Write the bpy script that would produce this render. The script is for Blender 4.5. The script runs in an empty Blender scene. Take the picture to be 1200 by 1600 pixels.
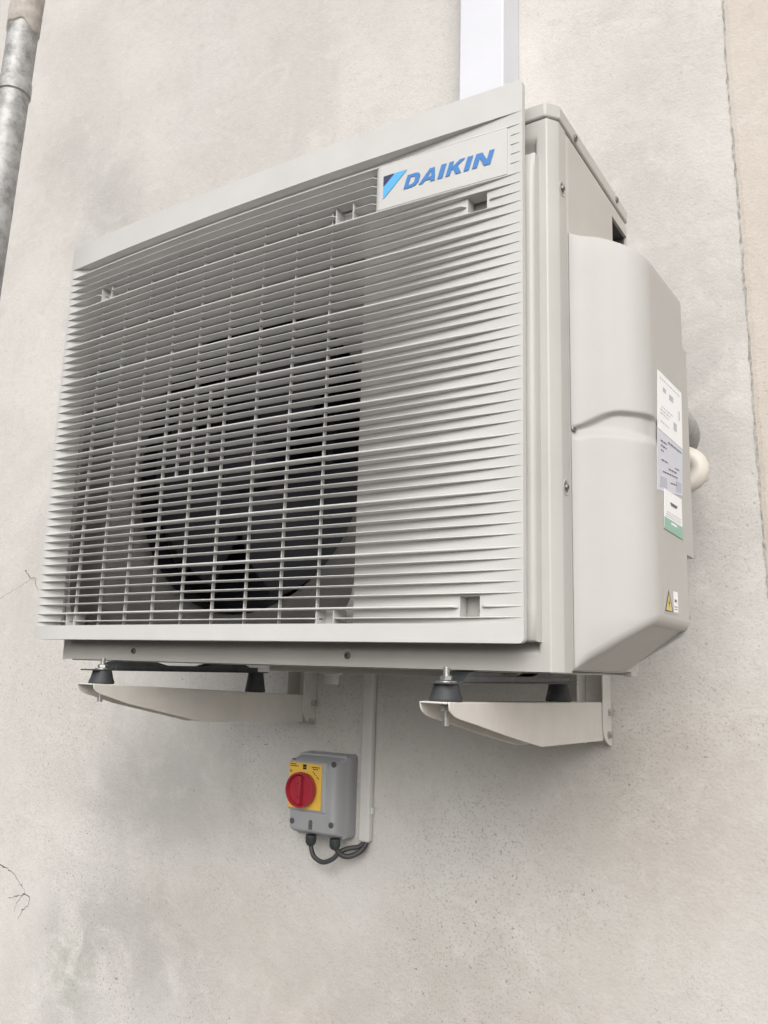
import bpy, bmesh, math, random
from mathutils import Vector, Matrix, Euler
R = math.radians
random.seed(7)
S = bpy.context.scene
COL = S.collection

# ---------------------------------------------------------------- camera, sky, sun, exposure
cd = bpy.data.cameras.new('camera'); cam = bpy.data.objects.new('camera', cd); COL.objects.link(cam)
cam.location = (0.3506, -0.9225, 0.0012)
cam.rotation_euler = (1.7562, -0.028, 0.568)
cd.sensor_fit = 'VERTICAL'; cd.sensor_height = 24.0; cd.lens = 24.0 * 1301.58 / 1600.0
cd.clip_start = 0.02; cd.clip_end = 500
S.camera = cam

SUN_EL, SUN_AZ = 35.0, 26.0            # azimuth measured from -y (straight out of the wall) towards -x
w = bpy.data.worlds.new("World"); S.world = w; w.use_nodes = True
nt = w.node_tree; nt.nodes.clear()
wo = nt.nodes.new('ShaderNodeOutputWorld'); bg = nt.nodes.new('ShaderNodeBackground')
sky = nt.nodes.new('ShaderNodeTexSky'); sky.sky_type = 'NISHITA'; sky.sun_disc = False
sky.air_density = 1.0; sky.dust_density = 6.0; sky.ozone_density = 0.6
sd = Vector((math.sin(R(SUN_AZ)) * math.cos(R(SUN_EL)), -math.cos(R(SUN_AZ)) * math.cos(R(SUN_EL)), math.sin(R(SUN_EL))))
sky.sun_elevation = R(SUN_EL); sky.sun_rotation = math.atan2(sd.x, sd.y)
hs = nt.nodes.new('ShaderNodeHueSaturation'); hs.inputs['Saturation'].default_value = 0.22
nt.links.new(sky.outputs[0], hs.inputs['Color']); nt.links.new(hs.outputs[0], bg.inputs[0])
bg.inputs[1].default_value = 0.15
nt.links.new(bg.outputs[0], wo.inputs[0])
sl = bpy.data.lights.new('sun', 'SUN'); sl.energy = 0.75; sl.angle = R(80); sl.color = (1.0, 0.985, 0.96)
so = bpy.data.objects.new('sun', sl); COL.objects.link(so)
so.rotation_euler = (-sd).to_track_quat('-Z', 'Y').to_euler()
S.view_settings.view_transform = 'Standard'; S.view_settings.look = 'None'
S.view_settings.gamma = 1.0; S.view_settings.exposure = 0.09

# ---------------------------------------------------------------- materials
def mat(name, col, rough=0.5, metal=0.0, var=0.0, vscale=20.0, bump=0.0, bscale=300.0, spec=0.5, rvar=0.0):
    m = bpy.data.materials.new(name); m.use_nodes = True
    n = m.node_tree; b = n.nodes['Principled BSDF']
    b.inputs['Base Color'].default_value = (*col, 1); b.inputs['Roughness'].default_value = rough
    b.inputs['Metallic'].default_value = metal; b.inputs['Specular IOR Level'].default_value = spec
    tc = n.nodes.new('ShaderNodeTexCoord')
    no = n.nodes.new('ShaderNodeTexNoise'); no.inputs['Scale'].default_value = vscale; no.inputs['Detail'].default_value = 6
    no.inputs['Roughness'].default_value = 0.6
    n.links.new(tc.outputs['Object'], no.inputs['Vector'])
    if var > 0:
        r = n.nodes.new('ShaderNodeValToRGB')
        r.color_ramp.elements[0].position = 0.3; r.color_ramp.elements[1].position = 0.7
        r.color_ramp.elements[0].color = tuple(c * (1 - var) for c in col) + (1,)
        r.color_ramp.elements[1].color = tuple(min(1, c * (1 + var * 0.5)) for c in col) + (1,)
        n.links.new(no.outputs['Fac'], r.inputs[0]); n.links.new(r.outputs[0], b.inputs['Base Color'])
    if rvar > 0:
        mr = n.nodes.new('ShaderNodeMapRange'); mr.inputs['To Min'].default_value = rough - rvar; mr.inputs['To Max'].default_value = rough + rvar
        n.links.new(no.outputs['Fac'], mr.inputs['Value']); n.links.new(mr.outputs[0], b.inputs['Roughness'])
    if bump > 0:
        n2 = n.nodes.new('ShaderNodeTexNoise'); n2.inputs['Scale'].default_value = bscale; n2.inputs['Detail'].default_value = 3
        bp = n.nodes.new('ShaderNodeBump'); bp.inputs['Strength'].default_value = bump; bp.inputs['Distance'].default_value = 0.0006
        n.links.new(tc.outputs['Object'], n2.inputs['Vector']); n.links.new(n2.outputs['Fac'], bp.inputs['Height'])
        n.links.new(bp.outputs[0], b.inputs['Normal'])
    return m

IVORY = mat('ivory_painted_steel', (0.475, 0.466, 0.440), 0.40, spec=0.5, var=0.08, vscale=6, bump=0.12, bscale=900, rvar=0.05)
IVORY2 = mat('ivory_cover_plastic', (0.455, 0.449, 0.430), 0.50, spec=0.45, var=0.07, vscale=5, bump=0.1, bscale=700, rvar=0.05)
GRILLE = mat('grille_plastic', (0.56, 0.557, 0.545), 0.52, var=0.05, vscale=12, rvar=0.06)
BRKT = mat('bracket_powder_coat', (0.66, 0.64, 0.60), 0.45, var=0.07, vscale=25, bump=0.25, bscale=600)
DARKSTEEL = mat('dark_galvanised_steel', (0.13, 0.14, 0.15), 0.42, 0.7, var=0.25, vscale=40)
ZINC = mat('zinc_bolt', (0.62, 0.62, 0.61), 0.32, 0.9, var=0.3, vscale=300)
RUBBER = mat('black_rubber', (0.042, 0.045, 0.05), 0.6, var=0.3, vscale=80)
COIL = mat('heat_exchanger_fins', (0.03, 0.034, 0.042), 0.5, 0.3, var=0.3, vscale=30)
FANM = mat('fan_plastic', (0.011, 0.012, 0.018), 0.5, var=0.15, vscale=20)
SHADOWGAP = mat('inner_shade_tone', (0.10, 0.10, 0.10), 0.7)  # dark tone standing in for shade in gaps and inside the unit
SWSCREW = mat('dark_lid_screw', (0.09, 0.09, 0.095), 0.55)
RECESS = mat('shade_darkened_outlet', (0.17, 0.165, 0.155), 0.55, var=0.15, vscale=15)  # casing ivory darkened: shade behind the grille put into the colour
POCKET = mat('shade_darkened_pocket', (0.10, 0.098, 0.094), 0.6)  # body colour darkened to paint the shade inside the hand hole
SCREW = mat('screw_metal', (0.25, 0.24, 0.23), 0.45, 0.7, var=0.3, vscale=400)
LOGOBLUE = mat('logo_blue', (0.055, 0.20, 0.50), 0.4)
LOGOCYAN = mat('logo_light_blue', (0.10, 0.42, 0.78), 0.4)
LOGODARK = mat('logo_dark_blue', (0.035, 0.04, 0.10), 0.4)
LABELW = mat('label_white', (0.90, 0.91, 0.94), 0.28)
LABELB = mat('label_silver_blue', (0.58, 0.61, 0.70), 0.3)
LABELG = mat('label_green', (0.25, 0.47, 0.38), 0.4)
LABELY = mat('label_yellow', (0.62, 0.52, 0.16), 0.4)
INK = mat('label_ink', (0.10, 0.10, 0.13), 0.5)
INKL = mat('label_ink_faint', (0.45, 0.47, 0.55), 0.5)
SWGREY = mat('switch_grey_plastic', (0.37, 0.38, 0.395), 0.5, var=0.06, vscale=18, bump=0.3, bscale=900)
SWPAD = mat('switch_pad_plastic', (0.40, 0.41, 0.425), 0.45, var=0.05, vscale=18)
SWYEL = mat('switch_yellow_plate', (0.86, 0.56, 0.09), 0.42, var=0.06, vscale=30)
SWRED = mat('switch_red_knob', (0.42, 0.03, 0.05), 0.36, var=0.1, vscale=30)
SWBLK = mat('switch_black_print', (0.015, 0.015, 0.015), 0.5)
CABLEM = mat('black_cable_sheath', (0.05, 0.05, 0.052), 0.5, var=0.2, vscale=60)
TRUNK = mat('white_pvc_trunking', (0.66, 0.67, 0.715), 0.5, var=0.03, vscale=6)
COND = mat('grey_white_conduit', (0.62, 0.615, 0.60), 0.5, var=0.08, vscale=20)
PIPEWRAP = mat('pipe_insulation_tape', (0.62, 0.58, 0.53), 0.45, var=0.08, vscale=30, bump=0.3, bscale=200)
FOAM = mat('pipe_foam_grey', (0.36, 0.36, 0.34), 0.7, var=0.25, vscale=70, bump=0.6, bscale=250)

def wall_mat(name, c1, c2, seed=0.0, pilaster=False):
    m = bpy.data.materials.new(name); m.use_nodes = True
    n = m.node_tree; L = n.links; b = n.nodes['Principled BSDF']
    b.inputs['Roughness'].default_value = 0.88; b.inputs['Specular IOR Level'].default_value = 0.25
    tc = n.nodes.new('ShaderNodeTexCoord')
    mp = n.nodes.new('ShaderNodeMapping'); mp.inputs['Location'].default_value = (seed, 0, seed * 0.7)
    L.new(tc.outputs['Object'], mp.inputs['Vector'])
    def noise(sc, det=6, ro=0.6, dist=0.0, stretch=None):
        t = n.nodes.new('ShaderNodeTexNoise'); t.inputs['Scale'].default_value = sc; t.inputs['Detail'].default_value = det
        t.inputs['Roughness'].default_value = ro; t.inputs['Distortion'].default_value = dist
        src = mp.outputs[0]
        if stretch:
            m2 = n.nodes.new('ShaderNodeMapping'); m2.inputs['Scale'].default_value = stretch
            L.new(mp.outputs[0], m2.inputs['Vector']); src = m2.outputs[0]
        L.new(src, t.inputs['Vector']); return t.outputs['Fac']
    def ramp(src, a, bb, lo=0.0, hi=1.0):
        r = n.nodes.new('ShaderNodeMapRange'); r.interpolation_type = 'SMOOTHSTEP'
        r.inputs['From Min'].default_value = a; r.inputs['From Max'].default_value = bb
        r.inputs['To Min'].default_value = lo; r.inputs['To Max'].default_value = hi
        L.new(src, r.inputs['Value']); return r.outputs[0]
    def mth(op, a, bb=None):
        t = n.nodes.new('ShaderNodeMath'); t.operation = op
        for i, v in enumerate((a, bb)):
            if v is None: continue
            if isinstance(v, (int, float)): t.inputs[i].default_value = v
            else: L.new(v, t.inputs[i])
        return t.outputs[0]
    def mix(fac, a, bb):
        t = n.nodes.new('ShaderNodeMix'); t.data_type = 'RGBA'
        if isinstance(fac, float): t.inputs[0].default_value = fac
        else: L.new(fac, t.inputs[0])
        for i, v in ((6, a), (7, bb)):
            if isinstance(v, tuple): t.inputs[i].default_value = (*v, 1)
            else: L.new(v, t.inputs[i])
        return t.outputs[2]
    c = mix(ramp(noise(1.6, 7, 0.6, 0.6), 0.35, 0.66), c1, c2)
    c = mix(mth('MULTIPLY', ramp(noise(4.5, 9, 0.7, 0.4), 0.50, 0.70), 0.30), c, tuple(x * 0.80 for x in c1))
    c = mix(mth('MULTIPLY', ramp(noise(22, 8, 0.75), 0.52, 0.68), 0.22), c, tuple(x * 0.76 for x in c1))
    c = mix(mth('MULTIPLY', ramp(noise(60, 5, 0.7), 0.50, 0.72), 0.20), c, tuple(x * 1.16 for x in c2))
    c = mix(mth('MULTIPLY', ramp(noise(9, 7, 0.65, 0.3, (1.0, 1.0, 0.16)), 0.54, 0.70), 0.20), c, tuple(x * 0.80 for x in c1))
    c = mix(mth('MULTIPLY', ramp(noise(12, 6, 0.6, 1.4, (0.5, 1.0, 1.3)), 0.57, 0.66), 0.22), c, tuple(x * 1.10 for x in c2))
    if not pilaster:
        # stains at fixed places; right of the unit and low down they also paint shade
        def blob(x, z, rx, rz, amt, col, nsc=9.0, c0=None):
            s = n.nodes.new('ShaderNodeMapping'); s.vector_type = 'POINT'
            s.inputs['Location'].default_value = (-x / rx, 0, -z / rz); s.inputs['Scale'].default_value = (1 / rx, 0, 1 / rz)
            L.new(tc.outputs['Object'], s.inputs['Vector'])
            ln = n.nodes.new('ShaderNodeVectorMath'); ln.operation = 'LENGTH'; L.new(s.outputs[0], ln.inputs[0])
            f = ramp(ln.outputs['Value'], 0.15, 1.0, 1.0, 0.0)
            f = mth('MULTIPLY', f, ramp(noise(nsc, 8, 0.7, 0.5), 0.30, 0.58))
            return mix(mth('MULTIPLY', f, amt), c0, col)
        G = (0.36, 0.35, 0.34)
        for a in [(-1.22, -0.30, 0.36, 0.20, 0.6), (-1.25, -0.62, 0.45, 0.22, 0.5), (-0.35, -0.60, 0.55, 0.22, 0.35), (-0.75, -0.75, 0.6, 0.25, 0.4),
                  (-1.60, 1.30, 0.25, 0.28, 0.5), (-1.80, 1.55, 0.30, 0.25, 0.35), (-0.05, 0.95, 0.16, 0.30, 0.35),
                  (0.03, 0.40, 0.20, 0.65, 0.55), (-1.45, -0.75, 0.2, 0.25, 0.5)]:
            c = blob(*a, G, c0=c)
        for a in [(-0.05, -0.20, 0.36, 0.32, 0.5), (-0.30, -0.52, 0.42, 0.26, 0.4), (-0.95, -0.55, 0.40, 0.16, 0.4), (-0.60, -0.72, 0.55, 0.20, 0.5)]:
            c = blob(*a, (0.44, 0.405, 0.36), nsc=14.0, c0=c)
        c = blob(-1.45, -0.73, 0.12, 0.14, 0.35, (0.33, 0.37, 0.27), c0=c)
    # specks: small dark pits and grit, denser low on the wall
    sep = n.nodes.new('ShaderNodeSeparateXYZ'); L.new(tc.outputs['Object'], sep.inputs[0])
    low = ramp(sep.outputs['Z'], -0.5, 1.0, 1.0, 0.35)
    def specks(sc, thr, keep, dark, amt):
        v = n.nodes.new('ShaderNodeTexVoronoi'); v.inputs['Scale'].default_value = sc; v.feature = 'F1'
        mm = n.nodes.new('ShaderNodeMapping'); mm.inputs['Location'].default_value = (sc * 0.37, 0.123 * sc, 0.2 * sc)
        nd = n.nodes.new('ShaderNodeTexNoise'); nd.inputs['Scale'].default_value = sc * 2.2
        ad = n.nodes.new('ShaderNodeVectorMath'); ad.operation = 'MULTIPLY_ADD'
        ad.inputs[1].default_value = (0.9 / sc,) * 3
        L.new(mp.outputs[0], nd.inputs['Vector']); L.new(nd.outputs['Color'], ad.inputs[0]); L.new(mp.outputs[0], ad.inputs[2])
        L.new(ad.outputs[0], v.inputs['Vector'])
        f = ramp(v.outputs['Distance'], thr * 0.55, thr, 1.0, 0.0)
        sc2 = n.nodes.new('ShaderNodeSeparateColor'); L.new(v.outputs['Color'], sc2.inputs[0])
        k = ramp(sc2.outputs[0], keep, keep + 0.08)
        f = mth('MULTIPLY', mth('MULTIPLY', f, k), mth('MULTIPLY', low, ramp(noise(3.2, 5, 0.6), 0.36, 0.62, 0.25, 1.0)))
        return mth('MULTIPLY', f, amt), dark
    for args in [(230, 0.42, 0.40, (0.35, 0.33, 0.30), 0.65), (140, 0.34, 0.62, (0.29, 0.27, 0.245), 0.5), (85, 0.22, 0.72, (0.18, 0.17, 0.16), 0.65), (34, 0.10, 0.66, (0.09, 0.085, 0.08), 0.8)]:
        f, dk = specks(*args); c = mix(f, c, dk)
    L.new(c, b.inputs['Base Color'])
    h1 = n.nodes.new('ShaderNodeBump'); h1.inputs['Strength'].default_value = 0.42; h1.inputs['Distance'].default_value = 0.004
    L.new(noise(40, 9, 0.66), h1.inputs['Height'])
    h2 = n.nodes.new('ShaderNodeBump'); h2.inputs['Strength'].default_value = 0.65; h2.inputs['Distance'].default_value = 0.0015
    L.new(noise(190, 4, 0.7), h2.inputs['Height']); L.new(h1.outputs[0], h2.inputs['Normal'])
    L.new(h2.outputs[0], b.inputs['Normal'])
    return m
WALLM = wall_mat('rendered_plaster', (0.545, 0.524, 0.498), (0.615, 0.598, 0.573))
PILM = wall_mat('pinkish_plaster', (0.55, 0.50, 0.45), (0.60, 0.555, 0.51), 3.3, True)

def galv_mat():
    m = mat('weathered_galvanised', (0.52, 0.52, 0.52), 0.55, 0.30, var=0.45, vscale=38, rvar=0.12)
    n = m.node_tree; L = n.links; b = n.nodes['Principled BSDF']
    r = [x for x in n.nodes if x.type == 'VALTORGB'][0]; no = [x for x in n.nodes if x.type == 'TEX_NOISE'][0]
    r.color_ramp.elements[0].color = (0.22, 0.215, 0.21, 1); r.color_ramp.elements[1].color = (0.46, 0.46, 0.455, 1)
    r.color_ramp.elements[0].position = 0.36; r.color_ramp.elements[1].position = 0.58
    no.inputs['Detail'].default_value = 10; no.inputs['Roughness'].default_value = 0.72
    return m
GALV = galv_mat()
MORTAR = mat('mortar_crust', (0.46, 0.42, 0.385), 0.9, var=0.3, vscale=60, bump=1.0, bscale=120)
GROUNDM = mat('concrete_yard', (0.075, 0.07, 0.063), 0.85, var=0.25, vscale=2.5, bump=0.6, bscale=90)
JOINTM = mat('dirty_joint', (0.45, 0.43, 0.395), 0.95, var=0.5, vscale=90, bump=1.0, bscale=200)
CRACKM = mat('dark_crack', (0.10, 0.092, 0.082), 0.9, var=0.4, vscale=60)

# ---------------------------------------------------------------- helpers
class MB:
    def __init__(s): s.v = []; s.f = []; s.m = []
    def add(s, vs, fs, mi=0):
        o = len(s.v); s.v += [tuple(v) for v in vs]
        for f in fs: s.f.append(tuple(i + o for i in f)); s.m.append(mi)
    def box(s, x0, x1, y0, y1, z0, z1, mi=0):
        vs = [(x, y, z) for x in (x0, x1) for y in (y0, y1) for z in (z0, z1)]
        s.add(vs, [(0, 1, 3, 2), (4, 6, 7, 5), (0, 4, 5, 1), (2, 3, 7, 6), (0, 2, 6, 4), (1, 5, 7, 3)], mi)
    def prism(s, pts, axis, a, b, mi=0):
        """closed outline pts (2-D) extruded along axis from a to b. The other two axes keep x,y,z order"""
        def P(p, t):
            q = list(p); q.insert(axis, t); return tuple(q)
        n = len(pts)
        vs = [P(p, a) for p in pts] + [P(p, b) for p in pts]
        fs = [tuple(range(n)), tuple(range(2 * n - 1, n - 1, -1))] + [(i, i + n, (i + 1) % n + n, (i + 1) % n) for i in range(n)]
        s.add(vs, fs, mi)
    def tube(s, pts, r, seg=12, mi=0, cap=True, radii=None):
        pts = [Vector(p) for p in pts]; n = len(pts)
        rings = []; prev = None
        for i, p in enumerate(pts):
            t = (pts[min(i + 1, n - 1)] - pts[max(i - 1, 0)]).normalized()
            if prev is None:
                u = t.orthogonal().normalized()
            else:
                u = (prev - t * prev.dot(t)).normalized()
            prev = u; v = t.cross(u); rr = radii[i] if radii else r
            rings.append([p + (u * math.cos(a) + v * math.sin(a)) * rr for a in [2 * math.pi * k / seg for k in range(seg)]])
        vs = [q for ring in rings for q in ring]
        fs = [(i * seg + k, i * seg + (k + 1) % seg, (i + 1) * seg + (k + 1) % seg, (i + 1) * seg + k) for i in range(n - 1) for k in range(seg)]
        if cap: fs += [tuple(range(seg - 1, -1, -1)), tuple(range((n - 1) * seg, n * seg))]
        s.add(vs, fs, mi)
    def lathe(s, c, axis, prof, seg=32, mi=0, cap=True):
        """prof: list of (radius, offset along axis)"""
        c = Vector(c); ax = Vector(axis).normalized(); u = ax.orthogonal().normalized(); v = ax.cross(u)
        vs = [c + ax * h + (u * math.cos(a) + v * math.sin(a)) * r for r, h in prof for a in [2 * math.pi * k / seg for k in range(seg)]]
        n = len(prof)
        fs = [(i * seg + k, i * seg + (k + 1) % seg, (i + 1) * seg + (k + 1) % seg, (i + 1) * seg + k) for i in range(n - 1) for k in range(seg)]
        if cap:
            if prof[0][0] > 1e-6: fs.append(tuple(range(seg - 1, -1, -1)))
            if prof[-1][0] > 1e-6: fs.append(tuple(range((n - 1) * seg, n * seg)))
        s.add(vs, fs, mi)
    def slab(s, xs, zs, yf, yb, mask=None, mi=0, zmap=None):
        """panel between front surface yf(x,z) and back surface yb(x,z) over a grid, with side walls where the mask ends"""
        nx, nz = len(xs), len(zs)
        zm = zmap or (lambda x, z: z)
        def vid(i, j, k): return (i * nz + j) * 2 + k
        vs = []
        for i in range(nx):
            for j in range(nz):
                z = zm(xs[i], zs[j])
                vs.append((xs[i], yf(xs[i], z), z)); vs.append((xs[i], yb(xs[i], z), z))
        M = [[(mask is None) or mask((xs[i] + xs[i + 1]) / 2, (zs[j] + zs[j + 1]) / 2) for j in range(nz - 1)] for i in range(nx - 1)]
        fs = []
        g = lambda i, j: 0 <= i < nx - 1 and 0 <= j < nz - 1 and M[i][j]
        for i in range(nx - 1):
            for j in range(nz - 1):
                if not M[i][j]: continue
                fs.append((vid(i, j, 0), vid(i + 1, j, 0), vid(i + 1, j + 1, 0), vid(i, j + 1, 0)))
                fs.append((vid(i, j, 1), vid(i, j + 1, 1), vid(i + 1, j + 1, 1), vid(i + 1, j, 1)))
                if not g(i - 1, j): fs.append((vid(i, j, 0), vid(i, j + 1, 0), vid(i, j + 1, 1), vid(i, j, 1)))
                if not g(i + 1, j): fs.append((vid(i + 1, j, 0), vid(i + 1, j, 1), vid(i + 1, j + 1, 1), vid(i + 1, j + 1, 0)))
                if not g(i, j - 1): fs.append((vid(i, j, 0), vid(i, j, 1), vid(i + 1, j, 1), vid(i + 1, j, 0)))
                if not g(i, j + 1): fs.append((vid(i, j + 1, 0), vid(i + 1, j + 1, 0), vid(i + 1, j + 1, 1), vid(i, j + 1, 1)))
        used = sorted({i for f in fs for i in f}); mp = {o: k for k, o in enumerate(used)}
        s.add([vs[i] for i in used], [tuple(mp[i] for i in f) for f in fs], mi)
    def build(s, name, mats, parent=None, smooth=True, bevel=0.0, seg=2, angle=38, weld=False):
        me = bpy.data.meshes.new(name)
        me.from_pydata(s.v, [], s.f)
        for m in (mats if isinstance(mats, (list, tuple)) else [mats]): me.materials.append(m)
        me.polygons.foreach_set('material_index', s.m)
        bm = bmesh.new(); bm.from_mesh(me)
        if weld: bmesh.ops.remove_doubles(bm, verts=bm.verts, dist=1e-5)
        bmesh.ops.recalc_face_normals(bm, faces=bm.faces)
        bm.to_mesh(me); bm.free()
        if smooth:
            me.polygons.foreach_set('use_smooth', [True] * len(me.polygons))
            me.set_sharp_from_angle(angle=R(angle))
        o = bpy.data.objects.new(name, me); COL.objects.link(o)
        if parent: o.parent = parent; o.matrix_parent_inverse = Matrix.Translation(parent.location).inverted() if parent.type == 'EMPTY' else Matrix()
        if bevel > 0:
            b = o.modifiers.new('bevel', 'BEVEL'); b.width = bevel; b.segments = seg; b.limit_method = 'ANGLE'; b.angle_limit = R(40)
            b.harden_normals = False
        return o
def tag(o, label=None, cat=None, group=None, kind=None):
    if label: o['label'] = label
    if cat: o['category'] = cat
    if group: o['group'] = group
    if kind: o['kind'] = kind
    return o
def thing(name, loc, label, cat, group=None):
    o = bpy.data.objects.new(name, None); COL.objects.link(o); o.location = loc; o.empty_display_size = 0.05
    return tag(o, label, cat, group)
def frange(a, b, n): return [a + (b - a) * i / n for i in range(n + 1)]
def sstep(t): t = max(0.0, min(1.0, t)); return t * t * (3 - 2 * t)

# ---------------------------------------------------------------- setting
WY = 0.52                                            # the wall's face
GZ = -1.75
g = MB(); g.add([(-60, -60, GZ), (60, -60, GZ), (60, 60, GZ), (-60, 60, GZ)], [(0, 1, 2, 3)])
tag(g.build('ground', GROUNDM, smooth=False), kind='structure')

wl = MB(); wl.box(-9.0, 9.0, WY, WY + 0.3, GZ - 0.1, 2.9)
wall = tag(wl.build('wall', WALLM, smooth=False), 'large pale grey rendered wall with fine grit and grey stains behind everything', 'wall')
# neighbouring pinkish render: its ragged edge stands 6 mm proud of the wall
edge = [(-1.9, 0.150), (-0.6, 0.156), (0.05, 0.153), (0.13, 0.1489), (0.22, 0.1479), (0.288, 0.1457), (0.492, 0.1418), (0.708, 0.1387), (0.873, 0.135), (1.026, 0.1303), (1.225, 0.1288), (1.6, 0.121), (3.0, 0.10)]
def edge_x(z):
    for (a, xa), (b, xb) in zip(edge, edge[1:]):
        if a <= z <= b: return xa + (xb - xa) * (z - a) / (b - a)
    return edge[-1][1]
pl = MB(); zz = GZ - 0.1; el = []
while zz < 2.9:
    el.append((edge_x(max(zz, -1.85)) + random.uniform(-1, 1) * 0.0006 + 0.0004 * math.sin(zz * 11 + 2 * math.sin(zz * 5)) , zz)); zz += 0.009 if -0.2 < zz < 1.6 else 0.05
rows = []
for x, z in el:
    j = random.uniform(-1, 1) * 0.001
    jj = random.uniform(0, 1) ** 2 * 0.003
    rows.append([(x - jj, WY - 0.0006, z), (x + 0.0030 + j, WY - 0.0010, z), (x + 0.010 + j, WY - 0.0022, z), (4.0, WY - 0.0022, z)])
vs = [q for r_ in rows for q in r_]
for kk, mi_ in ((0, 1), (1, 0), (2, 0)):
    pl.add(vs, [(i * 4 + kk, i * 4 + kk + 1, (i + 1) * 4 + kk + 1, (i + 1) * 4 + kk) for i in range(len(rows) - 1)], mi_)
tag(pl.build('plaster_pilaster', [PILM, JOINTM], smooth=False), 'pinkish beige plaster strip with a ragged dark edge at the right of the grey wall', 'wall')

# cracks in the render, each branch a thin sunken dark line
def crack(paths):
    m = MB()
    for pts, wd in paths:
        out = []
        for (x0, z0), (x1, z1) in zip(pts, pts[1:]):
            n = max(2, int(math.hypot(x1 - x0, z1 - z0) / 0.006))
            for k in range(n):
                t = k / n
                out.append((x0 + (x1 - x0) * t + random.uniform(-1, 1) * 0.0022, z0 + (z1 - z0) * t + random.uniform(-1, 1) * 0.0022))
        out.append(pts[-1])
        rad = [max(0.0004, wd * random.uniform(0.45, 1.25) * (1 - 0.65 * i / len(out))) for i in range(len(out))]
        m.tube([(x, WY - 0.0001, z) for x, z in out], wd, 6, radii=[q * 0.7 for q in rad])
        for i in range(0, len(out), 5):
            if random.random() < 0.55:
                x, z = out[i]; q = wd * random.uniform(0.8, 1.6)
                m.tube([(x - q, WY - 0.0003, z), (x, WY - 0.0006, z + q * 0.3), (x + q, WY - 0.0003, z + q)], q * 0.5, 5)
    return m
cr = crack([([(-1.83, -0.50), (-1.7666, -0.540), (-1.7079, -0.5525), (-1.6526, -0.5864), (-1.6481, -0.5965)], 0.0022),
            ([(-1.6481, -0.5965), (-1.6816, -0.6065), (-1.7102, -0.6158)], 0.0016),
            ([(-1.655, -0.599), (-1.680, -0.622), (-1.6854, -0.6459)], 0.0015),
            ([(-1.6481, -0.5965), (-1.626, -0.6007), (-1.6304, -0.62), (-1.65, -0.635), (-1.6664, -0.6612)], 0.0017)])
cr.build('crack', CRACKM, wall)
cr = crack([([(-1.93, 0.158), (-1.8288, 0.1954), (-1.7647, 0.2209), (-1.7344, 0.218)], 0.0008),
            ([(-1.7924, 0.2438), (-1.766, 0.226), (-1.7444, 0.222), (-1.7343, 0.1964), (-1.72, 0.186)], 0.0018)])
cr.build('crack', CRACKM, wall)

# galvanised scaffold tube standing free of the wall at the left edge
dp = thing('scaffold_tube', (-1.016, -0.2, GZ), 'weathered galvanised scaffold tube with a mortar crust, upright at the left edge', 'scaffold tube')
P0, P1 = Vector((-1.016, -0.2, GZ)), Vector((-0.824, -0.2, 2.8))
def pp(z): return P0.lerp(P1, (z - P0.z) / (P1.z - P0.z))
TR_ = 0.0250
m = MB(); m.tube([pp(z) for z in frange(GZ, 2.8, 40)], TR_, 40); m.build('tube', GALV, dp)
m = MB(); seg = 56; vs = []
zs_ = frange(1.078, 1.30, 90) + frange(1.31, 1.9, 30)
rg = random.Random(5)
ph = [rg.uniform(0, 6.28) for _ in range(12)]
for i, z in enumerate(zs_):
    c = pp(z)
    for k in range(seg):
        a = 2 * math.pi * k / seg
        zz_ = z + (0.006 * math.sin(2 * a + ph[0]) + 0.004 * math.sin(5 * a + ph[1]) if i < 6 else 0)
        n_ = sum(math.sin(a * (q + 1) * 1.0 + ph[q] + z * (40 + 35 * q)) * 0.5 ** (q * 0.45) for q in range(6)) / 3
        rr = TR_ + 0.0016 + 0.0009 * n_ + 0.0007 * rg.random()
        if i == 0: rr = TR_ - 0.0005
        vs.append((c.x + rr * math.cos(a), c.y + rr * math.sin(a), zz_))
m.add(vs, [(i * seg + k, i * seg + (k + 1) % seg, (i + 1) * seg + (k + 1) % seg, (i + 1) * seg + k) for i in range(len(zs_) - 1) for k in range(seg)])
tag(m.build('mortar_crust', MORTAR, dp, angle=80), 'pinkish mortar crust on the tube')
m = MB(); c = pp(0.968); ax = Vector((-0.42, -0.88, 0.12)).normalized(); b0 = c + ax * 0.018 + Vector((-0.016, 0.004, 0))
m.lathe(c - Vector((0, 0, 0.014)), (0, 0, 1), [(TR_, 0), (TR_ + 0.0022, 0.002), (TR_ + 0.0022, 0.026), (TR_, 0.028)], 36)
m.lathe(b0, ax, [(0.016, 0), (0.0155, 0.010), (0.0135, 0.012)] + [(0.0105 if k % 2 else 0.0120, 0.013 + k * 0.0012) for k in range(14)] + [(0.009, 0.031), (0.0, 0.0315)], 28)
m.build('clamp', GALV, dp)

# ---------------------------------------------------------------- trunking, conduit
m = MB(); m.box(-0.3746, -0.274, 0.44, WY - 0.0005, 0.25, 2.85)
tag(m.build('cable_trunking', TRUNK, bevel=0.004, seg=3), 'wide white plastic trunking running up the wall above the unit', 'trunking')
ct = thing('conduit', (-0.597, WY, -0.333), 'narrow off-white conduit running down the wall beside the grey switch box', 'conduit')
m = MB(); m.box(-0.6095, -0.584, 0.502, WY - 0.0005, -0.333, 0.30); m.build('conduit_channel', COND, ct, bevel=0.005, seg=4)
m = MB(); m.box(-0.6125, -0.581, 0.508, WY - 0.0008, -0.281, -0.268); m.build('clip', COND, ct, bevel=0.002)

# ---------------------------------------------------------------- outdoor unit
UB = thing('air_conditioner', (-0.45, 0.16, 0.0), 'large ivory outdoor air conditioner unit with slatted front grille mounted on the wall', 'air conditioner')
H, WB, D = 0.735, 0.898, 0.315
FC = (-0.580, 0.335); FR = 0.256

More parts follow.
